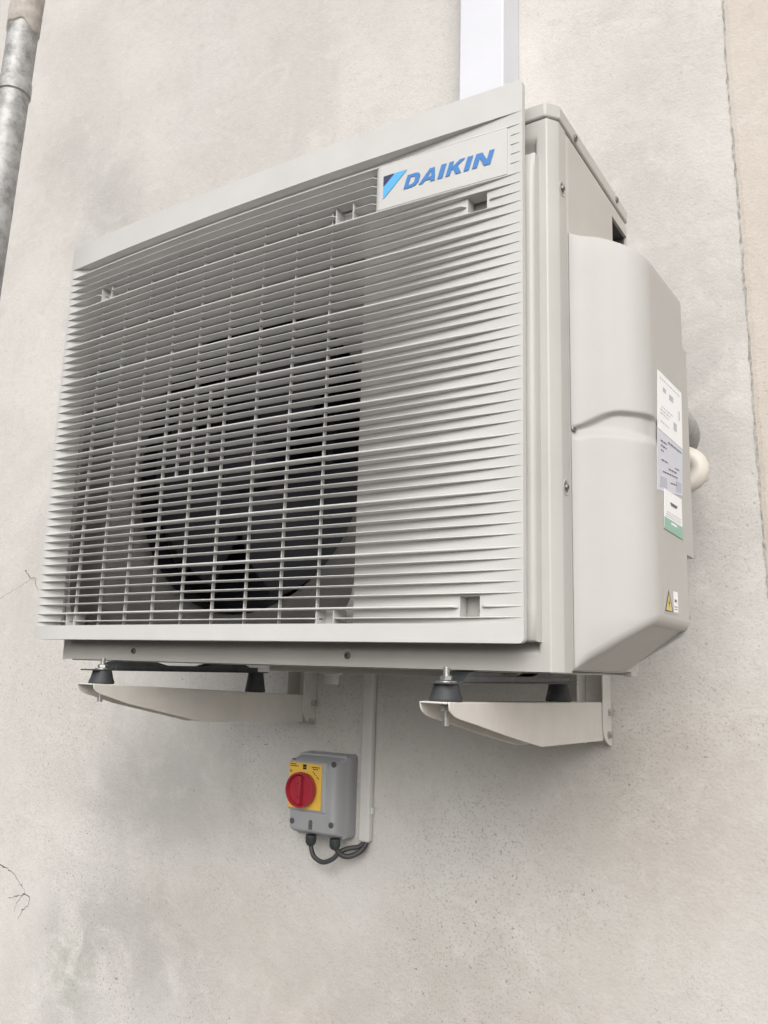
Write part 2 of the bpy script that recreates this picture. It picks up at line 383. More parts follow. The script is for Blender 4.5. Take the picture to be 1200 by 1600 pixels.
# body shell (hollow)
m = MB()
m.box(-WB, -WB + 0.003, 0.03, D, 0.004, 0.712)
m.box(-WB + 0.003, -0.004, D - 0.003, D, 0.004, 0.712)
m.box(-0.006, -0.004, 0.043, D - 0.003, 0.004, 0.626); m.box(-0.006, -0.004, 0.043, 0.232, 0.626, 0.712); m.box(-0.006, -0.004, 0.232, D - 0.003, 0.6955, 0.712)
m.build('body_shell', IVORY, UB)
m = MB(); m.box(-0.270, -0.267, 0.07, 0.27, 0.01, 0.70); m.build('inner_partition', SHADOWGAP, UB)
m = MB(); m.box(-WB + 0.012, -0.018, 0.016, D - 0.012, 0.0003, 0.0035)
m.box(-0.600, -0.175, 0.20, D - 0.03, -0.0085, 0.0008)
m.box(-0.010, 0.0015, 0.273, 0.303, -0.001, 0.007)
m.build('base_pan', IVORY, UB, bevel=0.001)

# front casing: rim (height field) with recess, then plateau with the fan opening
def rim_y(x, z):
    d = min((-0.0235 - x) / 0.0095, (x + 0.878) / 0.0095, (z - 0.0215) / 0.014, (0.690 - z) / 0.020)
    return 0.011 * sstep(d)
m = MB()
xs = [-0.889, -0.878, -0.876, -0.874, -0.872, -0.870, -0.868, -0.6, -0.3, -0.05, -0.035, -0.033, -0.031, -0.029, -0.027, -0.025, -0.0235, -0.0215, -0.012]
zs = [0.002, 0.012, 0.0195, 0.0215, 0.0235, 0.0255, 0.0275, 0.0295, 0.0315, 0.0335, 0.0355, 0.06, 0.3, 0.5, 0.64, 0.670, 0.674, 0.678, 0.682, 0.686, 0.690, 0.694, 0.7115]
m.slab(xs, zs, rim_y, lambda x, z: 0.014, mask=lambda x, z: not (-0.868 < x < -0.05 and 0.06 < z < 0.64))
# chamfered corner strips left and right and returns to the seam
def corner(xa, outx, s):
    pr = [(xa, 0.0), (xa + s * 0.0012, 0.0003), (xa + s * 0.0025, 0.0014), (outx - s * 0.001, 0.0138), (outx - s * 0.0002, 0.0152), (outx, 0.0168), (outx, 0.0400), (outx - s * 0.004, 0.0405), (outx - s * 0.004, 0.014), (xa, 0.012)]
    m.prism(pr, 2, 0.002, 0.7115)
corner(-0.012, 0.0, 1); corner(-0.889, -WB, -1)
front = m.build('front_casing', IVORY, UB, angle=30)
# raised field behind the grille, sinking as a funnel from a rounded square to the round fan opening
m = MB(); N = 128; X0, X1, Z0, Z1 = -0.878, -0.0215, 0.036, 0.658
angs = [2 * math.pi * k / N for k in range(N)]
OX0, OX1, OZ0, OZ1 = -0.868, -0.274, 0.046, 0.648
def onrect(a, x0, x1, z0, z1, p=None):
    dx, dz = math.cos(a), math.sin(a)
    ax_ = (x1 - FC[0]) if dx > 0 else (FC[0] - x0); az_ = (z1 - FC[1]) if dz > 0 else (FC[1] - z0)
    if p: t = (abs(dx / ax_) ** p + abs(dz / az_) ** p) ** (-1 / p)
    else: t = 1 / max(abs(dx / ax_), abs(dz / az_))
    return (FC[0] + dx * t, FC[1] + dz * t)
loops = []
def lp(f, y, p=9.0):
    out_ = []
    for a in angs:
        x, z = onrect(a, OX0, OX1, OZ0, OZ1, p); cx, cz = FC[0] + FR * math.cos(a), FC[1] + FR * math.sin(a)
        out_.append((x + (cx - x) * f, y, z + (cz - z) * f))
    return out_
for f, y in ((0.0, -0.0180), (0.012, -0.0168), (0.025, -0.010), (0.05, 0.022), (0.10, 0.046), (0.30, 0.055), (0.55, 0.058), (0.78, 0.062), (0.92, 0.069), (0.98, 0.077), (1.0, 0.085), (1.0, 0.090)):
    loops.append(lp(f, y, 9.0))
vs = [q for l in loops for q in l]; n_ = N
m.add(vs, [(i * n_ + k, i * n_ + (k + 1) % n_, (i + 1) * n_ + (k + 1) % n_, (i + 1) * n_ + k) for i in range(len(loops) - 1) for k in range(n_)])
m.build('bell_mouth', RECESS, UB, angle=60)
m = MB(); e = 0.006
l0 = loops[0]; l1 = []; l2 = []; l3 = []
for a in angs:
    x, z = onrect(a, X0 + e, X1 - e, Z0 + e, Z1 - e); l1.append((x, -0.018, z))
    x, z = onrect(a, X0, X1, Z0, Z1); l2.append((x, -0.013, z)); l3.append((x, 0.0115, z))
mid = [(x * .35 + u * .65, -0.0162, z * .35 + w_ * .65) for (x, _, z), (u, _, w_) in zip(l1, l2)]
# exact corners
for lst, xa, xb_, za, zb__ in ((l1, X0 + e, X1 - e, Z0 + e, Z1 - e), (l2, X0, X1, Z0, Z1), (l3, X0, X1, Z0, Z1)):
    for cx in (xa, xb_):
        for cz in (za, zb__):
            k = min(range(N), key=lambda i: (lst[i][0] - cx) ** 2 + (lst[i][2] - cz) ** 2); lst[k] = (cx, lst[k][1], cz)
mid = [(x * .35 + u * .65, -0.0162, z * .35 + w_ * .65) for (x, _, z), (u, _, w_) in zip(l1, l2)]
rings = [l0, l1, mid, l2, l3]; vs = [q for r_ in rings for q in r_]
m.add(vs, [(i * N + k, i * N + (k + 1) % N, (i + 1) * N + (k + 1) % N, (i + 1) * N + k) for i in range(4) for k in range(N)])
m.build('fan_surround', IVORY, UB, angle=50)
m = MB(); m.lathe((FC[0], 0.090, FC[1]), (0, 1, 0), [(0.2565, 0.0), (0.2575, 0.05)], 96, cap=False); m.build('fan_ring', FANM, UB)
# heat exchanger
m = MB(); m.box(-WB + 0.02, -0.28, 0.265, 0.30, 0.006, 0.70)
for k in range(30): m.box(-WB + 0.02, -0.28, 0.2625, 0.265, 0.02 + k * 0.0225, 0.028 + k * 0.0225)
for k in range(2): m.box(-0.60 + k * 0.1, -0.575 + k * 0.1, 0.19, 0.262, 0.006, 0.70)
m.build('heat_exchanger', COIL, UB)
m = MB(); m.box(-0.89, -0.275, 0.02, 0.06, 0.66, 0.70); m.build('inner_brace', SHADOWGAP, UB)
# fan
fan = MB(); fan.lathe((FC[0], 0.085, FC[1]), (0, 1, 0), [(0.0, -0.006), (0.02, -0.006), (0.048, 0.0), (0.056, 0.010), (0.058, 0.075), (0.0, 0.075)], 40)
fano = fan.build('fan', FANM, UB)
for k in range(3):
    b = MB(); nr, na = 8, 14; vs = []
    for i in range(nr + 1):
        r_ = 0.054 + (0.238 - 0.054) * i / nr
        for j in range(na + 1):
            t = j / na; a = R(k * 120 + 20) + R(98) * t + R(28) * (i / nr) ** 1.5 * (1 - t)
            y = 0.095 + 0.055 * t - 0.010 * math.sin(math.pi * t) + 0.010 * (i / nr)
            vs.append((FC[0] + r_ * math.cos(a), y, FC[1] + r_ * math.sin(a)))
    q = len(vs)
    vs += [(x, y + 0.0025, z) for x, y, z in vs]
    fs = []
    for i in range(nr):
        for j in range(na):
            A, B_, C_, D_ = i * (na + 1) + j, i * (na + 1) + j + 1, (i + 1) * (na + 1) + j + 1, (i + 1) * (na + 1) + j
            fs += [(A, B_, C_, D_), (A + q, D_ + q, C_ + q, B_ + q)]
    b.add(vs, fs); b.build('blade', FANM, fano)

# top cover
m = MB(); o_ = 0.0022
out = [(-WB - o_, 0.012), (-0.889, -o_), (-0.0115, -o_), (o_, 0.0148), (o_, D), (-WB - o_, D)]
m.prism(out, 2, H - 0.0215, H)
tc_ = m.build('top_cover', IVORY, UB, bevel=0.003, seg=3)
m = MB(); m.prism([(x * 0.993 - 0.004, min(max(y, 0.006), D - 0.006)) for x, y in out], 2, 0.7118, H - 0.0213); m.build('cover_shadow_strip', SHADOWGAP, UB)  # dark strip painting the shaded gap below the top cover
def screw(c, ax, r=0.0042, parent=UB, ring=False, name='screw'):
    m = MB()
    if ring:
        m.lathe(c, ax, [(r * 1.9, -0.0005), (r * 1.9, 0.0006), (r * 1.45, 0.0007), (r * 1.2, -0.0002)], 24, 0, cap=False)
    m.lathe(c, ax, [(r, -0.001), (r, 0.0012), (r * 0.8, 0.0024), (r * 0.42, 0.0027), (r * 0.40, 0.0014), (0, 0.0014)], 18, 1)
    a = Vector(ax).normalized(); u = a.orthogonal().normalized(); v = a.cross(u); cc = Vector(c) + a * 0.0029
    for d, e_ in ((u, v), (v, u)):
        p = [cc + d * r * .62 + e_ * r * .1, cc + d * r * .62 - e_ * r * .1, cc - d * r * .62 - e_ * r * .1, cc - d * r * .62 + e_ * r * .1]
        m.add(p, [(0, 1, 2, 3)], 2)
    return m.build(name, [IVORY, SCREW, SWBLK], parent)
screw((o_, 0.0717, 0.7203), (1, 0, 0), 0.0052, tc_); screw((o_, 0.2565, 0.7252), (1, 0, 0), 0.0052, tc_)
for y, z in ((0.0226, 0.6207), (0.0235, 0.2234)):
    m = MB(); m.lathe((0.0002, y + 0.003, z), (1, 0, 0), [(0.0105, 0.0), (0.0098, 0.0007), (0.0085, 0.0008), (0.0068, -0.0001)], 28, cap=False)
    m.lathe((0.0003, y + 0.003, z), (1, 0, 0), [(0.0068, 0), (0.0, 0.0001)], 28, 1)
    m.build('screw_recess', [IVORY, SCREW], UB)
    screw((0.0004, y + 0.003, z), (1, 0, 0), 0.0042)
screw((-0.2963, 0.0, 0.0166), (0, -1, 0), 0.0048, ring=True); screw((-0.7135, 0.0, 0.0172), (0, -1, 0), 0.0048)

# right side panel with hand hole (y,z grid swapped into the slab helper)
class MS(MB): pass
m = MB()
ys = [0.0425, 0.0432, 0.0445, 0.050, 0.20, 0.235, 0.308, 0.3095, 0.312, 0.3145]; zs = [0.006, 0.30, 0.56, 0.636, 0.688, 0.694, 0.702, 0.7080, 0.7100, 0.7110]
def xf(y, z):
    d = min((y - 0.0425) / 0.005, (0.7110 - z) / 0.005, 1.0); q = 0.0012 - 0.0022 * (1 - max(0, d)) ** 2
    return q - (0.006 * ((y - 0.3095) / 0.0050) ** 2 * 0.5 if y > 0.3095 else 0)
t = MB(); t.slab(ys, zs, xf, lambda y, z: -0.0035, mask=lambda y, z: not (0.235 < y < 0.308 and 0.636 < z < 0.688))
m.v = [(b_, a_, c_) for a_, b_, c_ in t.v]; m.f = t.f; m.m = t.m
sp = m.build('side_panel', IVORY, UB, angle=30)
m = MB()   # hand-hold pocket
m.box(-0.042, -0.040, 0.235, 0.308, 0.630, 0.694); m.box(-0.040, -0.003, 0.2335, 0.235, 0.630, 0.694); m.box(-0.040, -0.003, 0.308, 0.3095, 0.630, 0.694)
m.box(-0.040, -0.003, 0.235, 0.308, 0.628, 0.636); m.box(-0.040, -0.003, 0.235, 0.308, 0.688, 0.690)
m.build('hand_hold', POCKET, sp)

# valve cover bulging from the side
pc = [(0.0014, 0.0435), (0.0035, 0.0455), (0.008, 0.0485), (0.016, 0.0520), (0.026, 0.0550), (0.037, 0.0580), (0.048, 0.0620), (0.058, 0.0672), (0.067, 0.0715), (0.0755, 0.0775), (0.0820, 0.0850), (0.0858, 0.0930), (0.0876, 0.1010), (0.088, 0.1100), (0.088, 0.15), (0.088, 0.19), (0.088, 0.22), (0.088, 0.2505), (0.088, 0.272), (0.088, 0.2925)]
pc2 = []
for (a, b_), (c_, d_) in zip(pc, pc[1:]):
    n_ = 2 if b_ < 0.11 else 1
    for k in range(n_): pc2.append((a + (c_ - a) * k / n_, b_ + (d_ - b_) * k / n_))
pc2.append(pc[-1])
def ztop(x, y): return 0.567 - 0.36 * x + 0.06 * max(0, y - 0.09) + 0.006 * math.sin(min(1, x / 0.088) * math.pi)
def zbot(x, y): return 0.006 + 0.62 * x if x < 0.0879 else 0.0605
lev = sorted(set([0.07, 0.10, 0.165, 0.20, 0.24, 0.272, 0.36, 0.42, 0.472, 0.50, 0.52] + frange(0.276, 0.332, 28)))
def groove(x, y, z):
    if y > 0.120: return 0.0
    u = min(1.0, x / 0.075)
    zt = 0.3050 + 0.0165 * sstep(x / 0.06) + 0.003 * math.sin(u * math.pi); zb = 0.2935 - 0.003 * u + 0.005 * math.sin(u * math.pi)
    f = sstep((zt - z) / 0.0045) * sstep((z - zb + 0.008) / 0.016)
    return 0.0065 * f * sstep((0.120 - y) / 0.022) * sstep(x / 0.006)
m = MB(); cols = []
for i, (x, y) in enumerate(pc2):
    a = pc2[max(0, i - 1)]; b_ = pc2[min(len(pc2) - 1, i + 1)]
    tx, ty = b_[0] - a[0], b_[1] - a[1]; l = math.hypot(tx, ty); nx_, ny_ = ty / l, -tx / l
    col = []
    zt, zb = ztop(x, y), zbot(x, y)
    # rounded lower and upper edges
    full = [zb, zb + 0.0008, zb + 0.003, zb + 0.007, zb + 0.012] + [z for z in lev if zb + 0.014 < z < zt - 0.012] + []
    col = [(zb, 0.012), (zb + 0.0006, 0.008), (zb + 0.003, 0.0042), (zb + 0.0075, 0.0012), (zb + 0.013, 0.0)]
    for z in lev: col.append((min(max(z, zb + 0.0135), zt - 0.0065), 0.0))
    col += [(zt - 0.006, 0.0), (zt - 0.003, 0.0006), (zt - 0.001, 0.0022), (zt, 0.005)]
    cc = []
    for z, off in col:
        off = off * sstep((x - 0.0) / 0.02)
        off += groove(x, y, z)
        cc.append((max(0.0005, x - nx_ * off), y - ny_ * off, z))
    cols.append(cc)
nz = len(cols[0])
vs = [q for c_ in cols for q in c_]; fs = []
lev_z = [q[2] for q in cols[-1]]
def keep(i, j):
    y = (pc2[i][1] + pc2[i + 1][1]) / 2; z = (lev_z[j] + lev_z[j + 1]) / 2
    if y > 0.272: return 0.165 < z < 0.472
    if y > 0.2505: return z > 0.165
    return True
for i in range(len(cols) - 1):
    for j in range(nz - 1):
        if keep(i, j): fs.append((i * nz + j, (i + 1) * nz + j, (i + 1) * nz + j + 1, i * nz + j + 1))
m.add(vs, fs)
# top and bottom skins back to the side panel
def skin(j, dz):
    ncol = len(cols); a = [cols[i][j] for i in range(ncol) if pc2[i][1] < 0.2506 or (j == nz - 1 and pc2[i][1] < 0.273)]
    b_ = [(0.0008, max(y, 0.046), (0.569 if j else 0.006) + dz) for x, y, z in a]
    n_ = len(a); m.add(a + b_, [(k, k + 1, n_ + k + 1, n_ + k) for k in range(n_ - 1)])
skin(nz - 1, 0); skin(0, 0)
def rear(y, z0, z1, ztx=None): m.add([(0.0875, y, z0), (0.0875, y, z1), (0.001, y, ztx or z1), (0.001, y, z0 if z0 > 0.07 else 0.008)], [(0, 1, 2, 3)])
rear(0.2505, 0.0605, 0.165); rear(0.2925, 0.165, 0.472); rear(0.272, 0.472, 0.545, 0.569)
m.add([(0.0875, 0.272, 0.472), (0.0875, 0.2925, 0.472), (0.001, 0.2925, 0.472), (0.001, 0.272, 0.472)], [(0, 1, 2, 3)])
m.add([(0.0875, 0.2505, 0.165), (0.0875, 0.2925, 0.165), (0.001, 0.2925, 0.165), (0.001, 0.2505, 0.165)], [(0, 1, 2, 3)])
vc = m.build('valve_cover', IVORY2, UB, angle=50)
screw((0.0030, 0.0478, 0.3020), (0.6, -0.8, 0), 0.0036, vc)

# labels on the flat outer face of the valve cover
def label(name, quad, base, marks, parent=vc, x=0.0882):
    """quad: bl, br, tr, tl as (y,z); marks: (u0,u1,v0,v1,mat index) or (pts, mat index)"""
    bl, br, tr, tl = quad
    def P(u, v, h):
        y = (bl[0] * (1 - u) + br[0] * u) * (1 - v) + (tl[0] * (1 - u) + tr[0] * u) * v
        z = (bl[1] * (1 - u) + br[1] * u) * (1 - v) + (tl[1] * (1 - u) + tr[1] * u) * v
        return (x + h, y, z)
    m = MB(); t = 0.0004
    vs = [P(0, 0, 0), P(1, 0, 0), P(1, 1, 0), P(0, 1, 0), P(0, 0, t), P(1, 0, t), P(1, 1, t), P(0, 1, t)]
    m.add(vs, [(0, 3, 2, 1), (4, 5, 6, 7), (0, 1, 5, 4), (1, 2, 6, 5), (2, 3, 7, 6), (3, 0, 4, 7)], 0)
    mats = [base, INK, INKL, LABELW, LABELY, LABELG, SWBLK]
    for k, q in enumerate(marks):
        h = t + 0.00012 + 0.00003 * k / max(1, len(marks)) + 0.00006 * (q[-1] in (1, 6))
        if len(q) == 5: m.add([P(q[0], q[2], h), P(q[1], q[2], h), P(q[1], q[3], h), P(q[0], q[3], h)], [(0, 1, 2, 3)], q[4])
        else: m.add([P(u, v, h + (0.00006 if len(q) > 2 else 0)) for u, v in q[0]], [tuple(range(len(q[0])))], q[-1])
    return m.build(name, mats, parent, smooth=False)
def words(u0, u1, v, h, mi, n=4, seed=1):
    rr = random.Random(seed); out = []; u = u0
    while u < u1:
        l = rr.uniform(0.035, 0.11); out.append((u, min(u1, u + l), v - h / 2 * rr.uniform(.7, 1), v + h / 2, mi)); u += l + 0.02
    return out
mk = words(0.08, 0.9, 0.90, 0.02, 2, seed=3)
mk += [(0.2, 0.32, 0.70, 0.78, 2), (0.45, 0.62, 0.66, 0.76, 2), (0.85, 0.89, 0.45, 0.62, 2)]
mk += words(0.15, 0.6, 0.42, 0.02, 2, seed=4) + words(0.1, 0.5, 0.36, 0.02, 2, seed=5) + words(0.1, 0.42, 0.30, 0.02, 2, seed=6)
mk += [(0.62, 0.75, 0.20, 0.34, 2)]
mk += words(0.10, 0.45, 0.16, 0.02, 2, seed=7)
tag(label('rating_label', ((0.1163, 0.3103), (0.2473, 0.3132), (0.253, 0.397), (0.1261, 0.391)), LABELW, mk), 'plain white rating label with faint print')
mk = words(0.40, 0.95, 0.90, 0.035, 1, seed=11) + words(0.12, 0.36, 0.84, 0.03, 1, seed=12) + words(0.12, 0.34, 0.76, 0.03, 1, seed=13) + words(0.12, 0.22, 0.68, 0.03, 1, seed=14)
mk += words(0.15, 0.40, 0.52, 0.03, 1, seed=15) + words(0.68, 0.86, 0.50, 0.03, 1, seed=16) + words(0.42, 0.76, 0.42, 0.03, 1, seed=17) + words(0.20, 0.78, 0.33, 0.03, 1, seed=18) + words(0.50, 0.75, 0.18, 0.03, 1, seed=19)
mk += [(0.10, 0.36, 0.06, 0.24, 2), (0.72, 0.96, 0.05, 0.26, 2)]
tag(label('specification_label', ((0.1063, 0.2279), (0.2365, 0.2445), (0.2472, 0.3126), (0.1163, 0.3097)), LABELB, mk, x=0.0880), 'pale blue-grey specification label')
mk = [(0.0, 1.0, 0.0, 0.30, 5), (0.35, 0.68, 0.66, 0.70, 1), (0.33, 0.70, 0.70, 0.745, 1)] + words(0.32, 0.72, 0.72, 0.05, 1, seed=21)
mk += words(0.15, 0.9, 0.46, 0.02, 2, seed=22) + words(0.10, 0.9, 0.40, 0.02, 2, seed=23) + words(0.10, 0.9, 0.35, 0.02, 2, seed=24)
mk += [(0.36, 0.66, 0.20, 0.25, 3)]
tag(label('energy_label', ((0.1309, 0.1835), (0.2268, 0.1828), (0.2284, 0.2385), (0.1377, 0.2357)), LABELW, mk, x=0.0885), 'white label with green foot')
tri = [(0.02, 0.06), (0.62, 0.06), (0.32, 0.94)]; tri2 = [(0.09, 0.12), (0.55, 0.12), (0.32, 0.80)]
bolt = [(0.36, 0.62), (0.27, 0.40), (0.33, 0.40), (0.28, 0.20), (0.40, 0.46), (0.33, 0.46)]
mk = [(tri, 6), (tri2, 4, 0), ] 
wm = label('warning_label', ((0.1200, 0.0775), (0.1880, 0.0795), (0.1880, 0.1095), (0.1200, 0.1085)), IVORY2,
      [(tri, 6), (0.66, 1.0, 0.08, 0.95, 3)] + words(0.70, 0.95, 0.30, 0.05, 1, seed=31) + words(0.72, 0.95, 0.2, 0.05, 1, seed=32) + [(0.74, 0.90, 0.50, 0.62, 1)])
tag(wm, 'yellow and black triangular high voltage warning label')
q = MB()
def WP(u, v, h): return (0.0882 + h, 0.12 + 0.068 * u, 0.0775 + 0.0315 * v)
q.add([WP(u, v, 0.00072) for u, v in tri2], [(0, 1, 2)], 0); q.add([WP(u, v, 0.00086) for u, v in bolt], [(0, 1, 2, 3, 4, 5)], 1)
q.build('warning_symbol', [LABELY, SWBLK], vc, smooth=False)

# ---------------------------------------------------------------- front grille
gL, gR, gB, gT, gY, dl = -0.9180, -0.0272, 0.0331, 0.7479, -0.0400, 0.0140
GBK = -0.0215
def gbk(x, z=0): return GBK - 0.0100 * sstep((x + 0.044) / 0.012)
def yf(x): t = 2 * (x - gL) / (gR - gL) - 1; return gY - dl * (1 - t * t)
XR, XL = -0.266, gL + 0.050
def yback(x):                                     # backing surface between slats
    if x >= XR: a = (gR - x) / (gR - XR); return gY + 0.0060 * a ** 1.4
    if x <= XL: return yf(x) + 0.017 * sstep((x - gL) / (XL - gL))
    return yf(x) + 0.017
TH = [0.4829 - 0.0679 * n for n in range(-3, 7)]
SLATS = []
for T in TH:
    SLATS.append((T - 0.0003, 0.0014, True))
    for k in range(1, 5):
        z = T - 0.0132 * k
        if z > 0.060: SLATS.append((z, 0.00085, False))
NOTCH = [(-0.1035, -0.0762, 0.5795, 0.6050), (-0.1088, -0.0826, 0.0630, 0.0880), (-0.314, -0.288, 0.0562, 0.0742),
         (-0.309, -0.281, 0.6208, 0.6462), (-0.834, -0.8135, 0.0562, 0.0742), (-0.8215, -0.797, 0.6208, 0.6462)]
LOGO = (-0.242, -0.0475, 0.6200, 0.6850)
m = MB()
xall = frange(gL, gR, 48)
# top and bottom strips (rounded outer corners)
def rc(x, r=0.006):
    d = min(x - gL, gR - x)
    return r - math.sqrt(max(0, r * r - (r - d) ** 2)) if d < r else 0.0
xst = sorted(set(xall + [gL + d for d in (0.0004, 0.0012, 0.0025, 0.004, 0.006)] + [gR - d for d in (0.0004, 0.0012, 0.0025, 0.004, 0.006)]))
m.slab(xst, [gB, 0.0556], lambda x, z: yf(x), gbk, zmap=lambda x, z: z + (rc(x) if z < 0.04 else 0))
m.slab(xst, [0.7036, gT], lambda x, z: yf(x), gbk, zmap=lambda x, z: z - (rc(x, 0.004) if z > 0.72 else 0))
# backing (left funnel, right wedge, blind band at the top) with screw wells left open
xb = sorted(set(frange(gL, XL, 12) + [XL] + frange(XL, XR, 20) + frange(XR, gR - 0.0008, 16) + [gR] + [a for nn in NOTCH for a in nn[:2]]))
xb = [x for i, x in enumerate(xb) if i == 0 or x - xb[i - 1] > 1e-5]
zb_ = sorted(set([0.0557, 0.36, 0.662, 0.7035] + [a for nn in NOTCH for a in nn[2:]]))
def bmask(x, z):
    if any(a < x < b_ and c_ < z < d_ for a, b_, c_, d_ in NOTCH): return False
    return x > XR or x < XL or z > 0.662
m.slab(xb, zb_, lambda x, z: yback(x), gbk, mask=bmask)
# slats
def slat(xa, xb_, z, h, enda, endb):
    n_ = max(4, int((xb_ - xa) / 0.018)); xs_ = frange(xa, xb_, n_)
    if enda: xs_ += [xa + d for d in (0.001, 0.0025, 0.0045, 0.007)]
    if endb: xs_ += [xb_ - d for d in (0.001, 0.0025, 0.0045, 0.007)]
    xs_ = sorted(set(xs_)); vs = []
    for x in xs_:
        off = 0.0
        if enda and x - xa < 0.0075: off = 0.010 * (1 - (x - xa) / 0.0075) ** 2
        if endb and xb_ - x < 0.0075: off = 0.010 * (1 - (xb_ - x) / 0.0075) ** 2
        y0 = yf(x) - 0.0002 + off; yb_ = min(max(yback(x) + 0.001, y0 + 0.0006), -0.0225 if x < XR else 1)
        d1 = min(0.0011, (yb_ - y0) * 0.4)
        if gR - x < 0.02: k = max(0.05, (gR - x) / 0.02)
        elif x - gL < 0.02: k = max(0.05, (x - gL) / 0.02)
        else: k = 1.0
        hh = h * (0.35 + 0.65 * k)
        vs += [(x, yb_, z + hh * 0.72), (x, y0 + d1, z + hh), (x, y0 + d1 * 0.25, z + hh * 0.62), (x, y0, z), (x, y0 + d1 * 0.25, z - hh * 0.62), (x, y0 + d1, z - hh), (x, yb_, z - hh * 0.72)]
    n7 = 7; L_ = len(xs_)
    fs = [(i * n7 + k, i * n7 + (k + 1) % n7, (i + 1) * n7 + (k + 1) % n7, (i + 1) * n7 + k) for i in range(L_ - 1) for k in range(n7)]
    fs += [tuple(range(n7)), tuple(range((L_ - 1) * n7 + n7 - 1, (L_ - 1) * n7 - 1, -1))]
    m.add(vs, fs)
for z, h, thick in SLATS:
    cuts = [(a, b_) for a, b_, c_, d_ in NOTCH if c_ < z < d_]
    if LOGO[2] < z < LOGO[3]: cuts.append((LOGO[0] + 0.001, LOGO[1] - 0.001))
    cuts.sort(); x = gL + 0.004; segs = []
    for a, b_ in cuts: segs.append((x, a)); x = b_
    segs.append((x, gR - 0.003))
    for i, (a, b_) in enumerate(segs): slat(a, b_, z, h, i > 0, i < len(segs) - 1)
# vertical rods
def rod(x, z0, z1, w_=0.0009): m.box(x - w_, x + w_, yf(x) + 0.0095, yf(x) + 0.0150, z0, z1)
for k in range(9):
    x = -0.3195 - 0.0629 * k
    rod(x, 0.0558, 0.659 if k else 0.645, 0.0008)
for x in (-0.6026, -0.5397): rod(x, 0.2800, 0.4140)
for a, b_, c_, d_ in NOTCH:                         # screw wells
    y0 = yf((a + b_) / 2)
    if a < XR and b_ < XR - 0.01:
        m.box(a - 0.0012, a, y0 + 0.004, GBK, c_, d_); m.box(b_, b_ + 0.0012, y0 + 0.004, GBK, c_, d_)
        m.box(a, b_, GBK - 0.006, GBK - 0.002, c_, d_)
grille = m.build('front_grille', GRILLE, UB, angle=42)
for a, b_, c_, d_ in NOTCH:
    screw((b_ - 0.006, -0.0185 if a > XR else GBK - 0.007, (c_ + d_) / 2 - 0.004), (0, -1, 0), 0.0042, grille)

# logo plate and lettering, curved with the grille
m = MB(); xs_ = [LOGO[0], LOGO[0] + 0.003, LOGO[0] + 0.006] + frange(LOGO[0] + 0.01, LOGO[1], 12)
m.slab(xs_, [LOGO[2], LOGO[2] + 0.001, LOGO[3] - 0.001, LOGO[3]], lambda x, z: yf(x) - 0.0003 + (0.004 * (1 - min(1, (x - LOGO[0]) / 0.006)) ** 1.5) , lambda x, z: yback(x) - 0.0002 if x > XR else yf(x) + 0.016)
m.build('logo_plate', GRILLE, grille, angle=30)
m = MB()
def logo_poly(outline, holes, x0, z0, mi, h=0.0009):
    cu = bpy.data.curves.new('c', 'CURVE'); cu.dimensions = '2D'; cu.fill_mode = 'FRONT'
    for pts in [outline] + holes:
        s_ = cu.splines.new('POLY'); s_.points.add(len(pts) - 1); s_.use_cyclic_u = True
        for p_, q_ in zip(s_.points, pts): p_.co = (q_[0], q_[1], 0, 1)
    ob = bpy.data.objects.new('c', cu); COL.objects.link(ob)
    me = bpy.data.meshes.new_from_object(ob.evaluated_get(bpy.context.evaluated_depsgraph_get()))
    V_ = [v.co.copy() for v in me.vertices]; F_ = [tuple(p.vertices) for p in me.polygons]
    bpy.data.objects.remove(ob); bpy.data.curves.remove(cu); bpy.data.meshes.remove(me)
    m.add([(x0 + v.x, yf(x0 + v.x) - 0.0009 - h * 0.35, z0 + v.y) for v in V_], F_, mi)
CH, SH = 0.0195, 0.0062                              # cap height, slant
def letter(parts, x0, wd):
    for o__, hs_ in parts:
        f = lambda P_: [(u * wd + SH * v, v * CH) for u, v in P_]
        logo_poly(f(o__), [f(h_) for h_ in hs_], x0, 0.6402, 0)
Dl = [([(0, 0), (0.62, 0), (0.86, 0.08), (1.0, 0.30), (1.0, 0.70), (0.86, 0.92), (0.62, 1), (0, 1)], [[(0.30, 0.22), (0.52, 0.22), (0.66, 0.34), (0.66, 0.66), (0.52, 0.78), (0.30, 0.78)]])]
Al = [([(-0.12, 0), (0.20, 0), (0.30, 0.18), (0.72, 0.18), (0.76, 0), (1.08, 0), (0.78, 1), (0.40, 1)], [[(0.42, 0.40), (0.69, 0.40), (0.60, 0.76)]])]
Il = [([(0, 0), (1, 0), (1, 1), (0, 1)], [])]
Kl = [([(0, 0), (0.30, 0), (0.30, 0.34), (0.40, 0.44), (0.68, 0), (1.06, 0), (0.66, 0.60), (1.08, 1), (0.70, 1), (0.30, 0.60), (0.30, 1), (0, 1)], [])]
Nl = [([(0, 0), (0.28, 0), (0.28, 0.62), (0.66, 0), (1, 0), (1, 1), (0.72, 1), (0.72, 0.40), (0.34, 1), (0, 1)], [])]
for parts, x0, wd in ((Dl, -0.1965, 0.0215), (Al, -0.1710, 0.0205), (Il, -0.1455, 0.0078), (Kl, -0.1335, 0.0215), (Il, -0.1075, 0.0078), (Nl, -0.0955, 0.0255)):
    letter(parts, x0, wd)
logo_poly([(0, 0.0345), (0, 0.0190), (0.0172, 0.0345)], [], -0.2284, 0.6343, 2)
logo_poly([(0, 0), (0, 0.0180), (0.0182, 0.0345), (0.0372, 0.0345)], [], -0.2284, 0.6343, 1)
m.build('logo_lettering', [LOGOBLUE, LOGOCYAN, LOGODARK], grille, smooth=False)

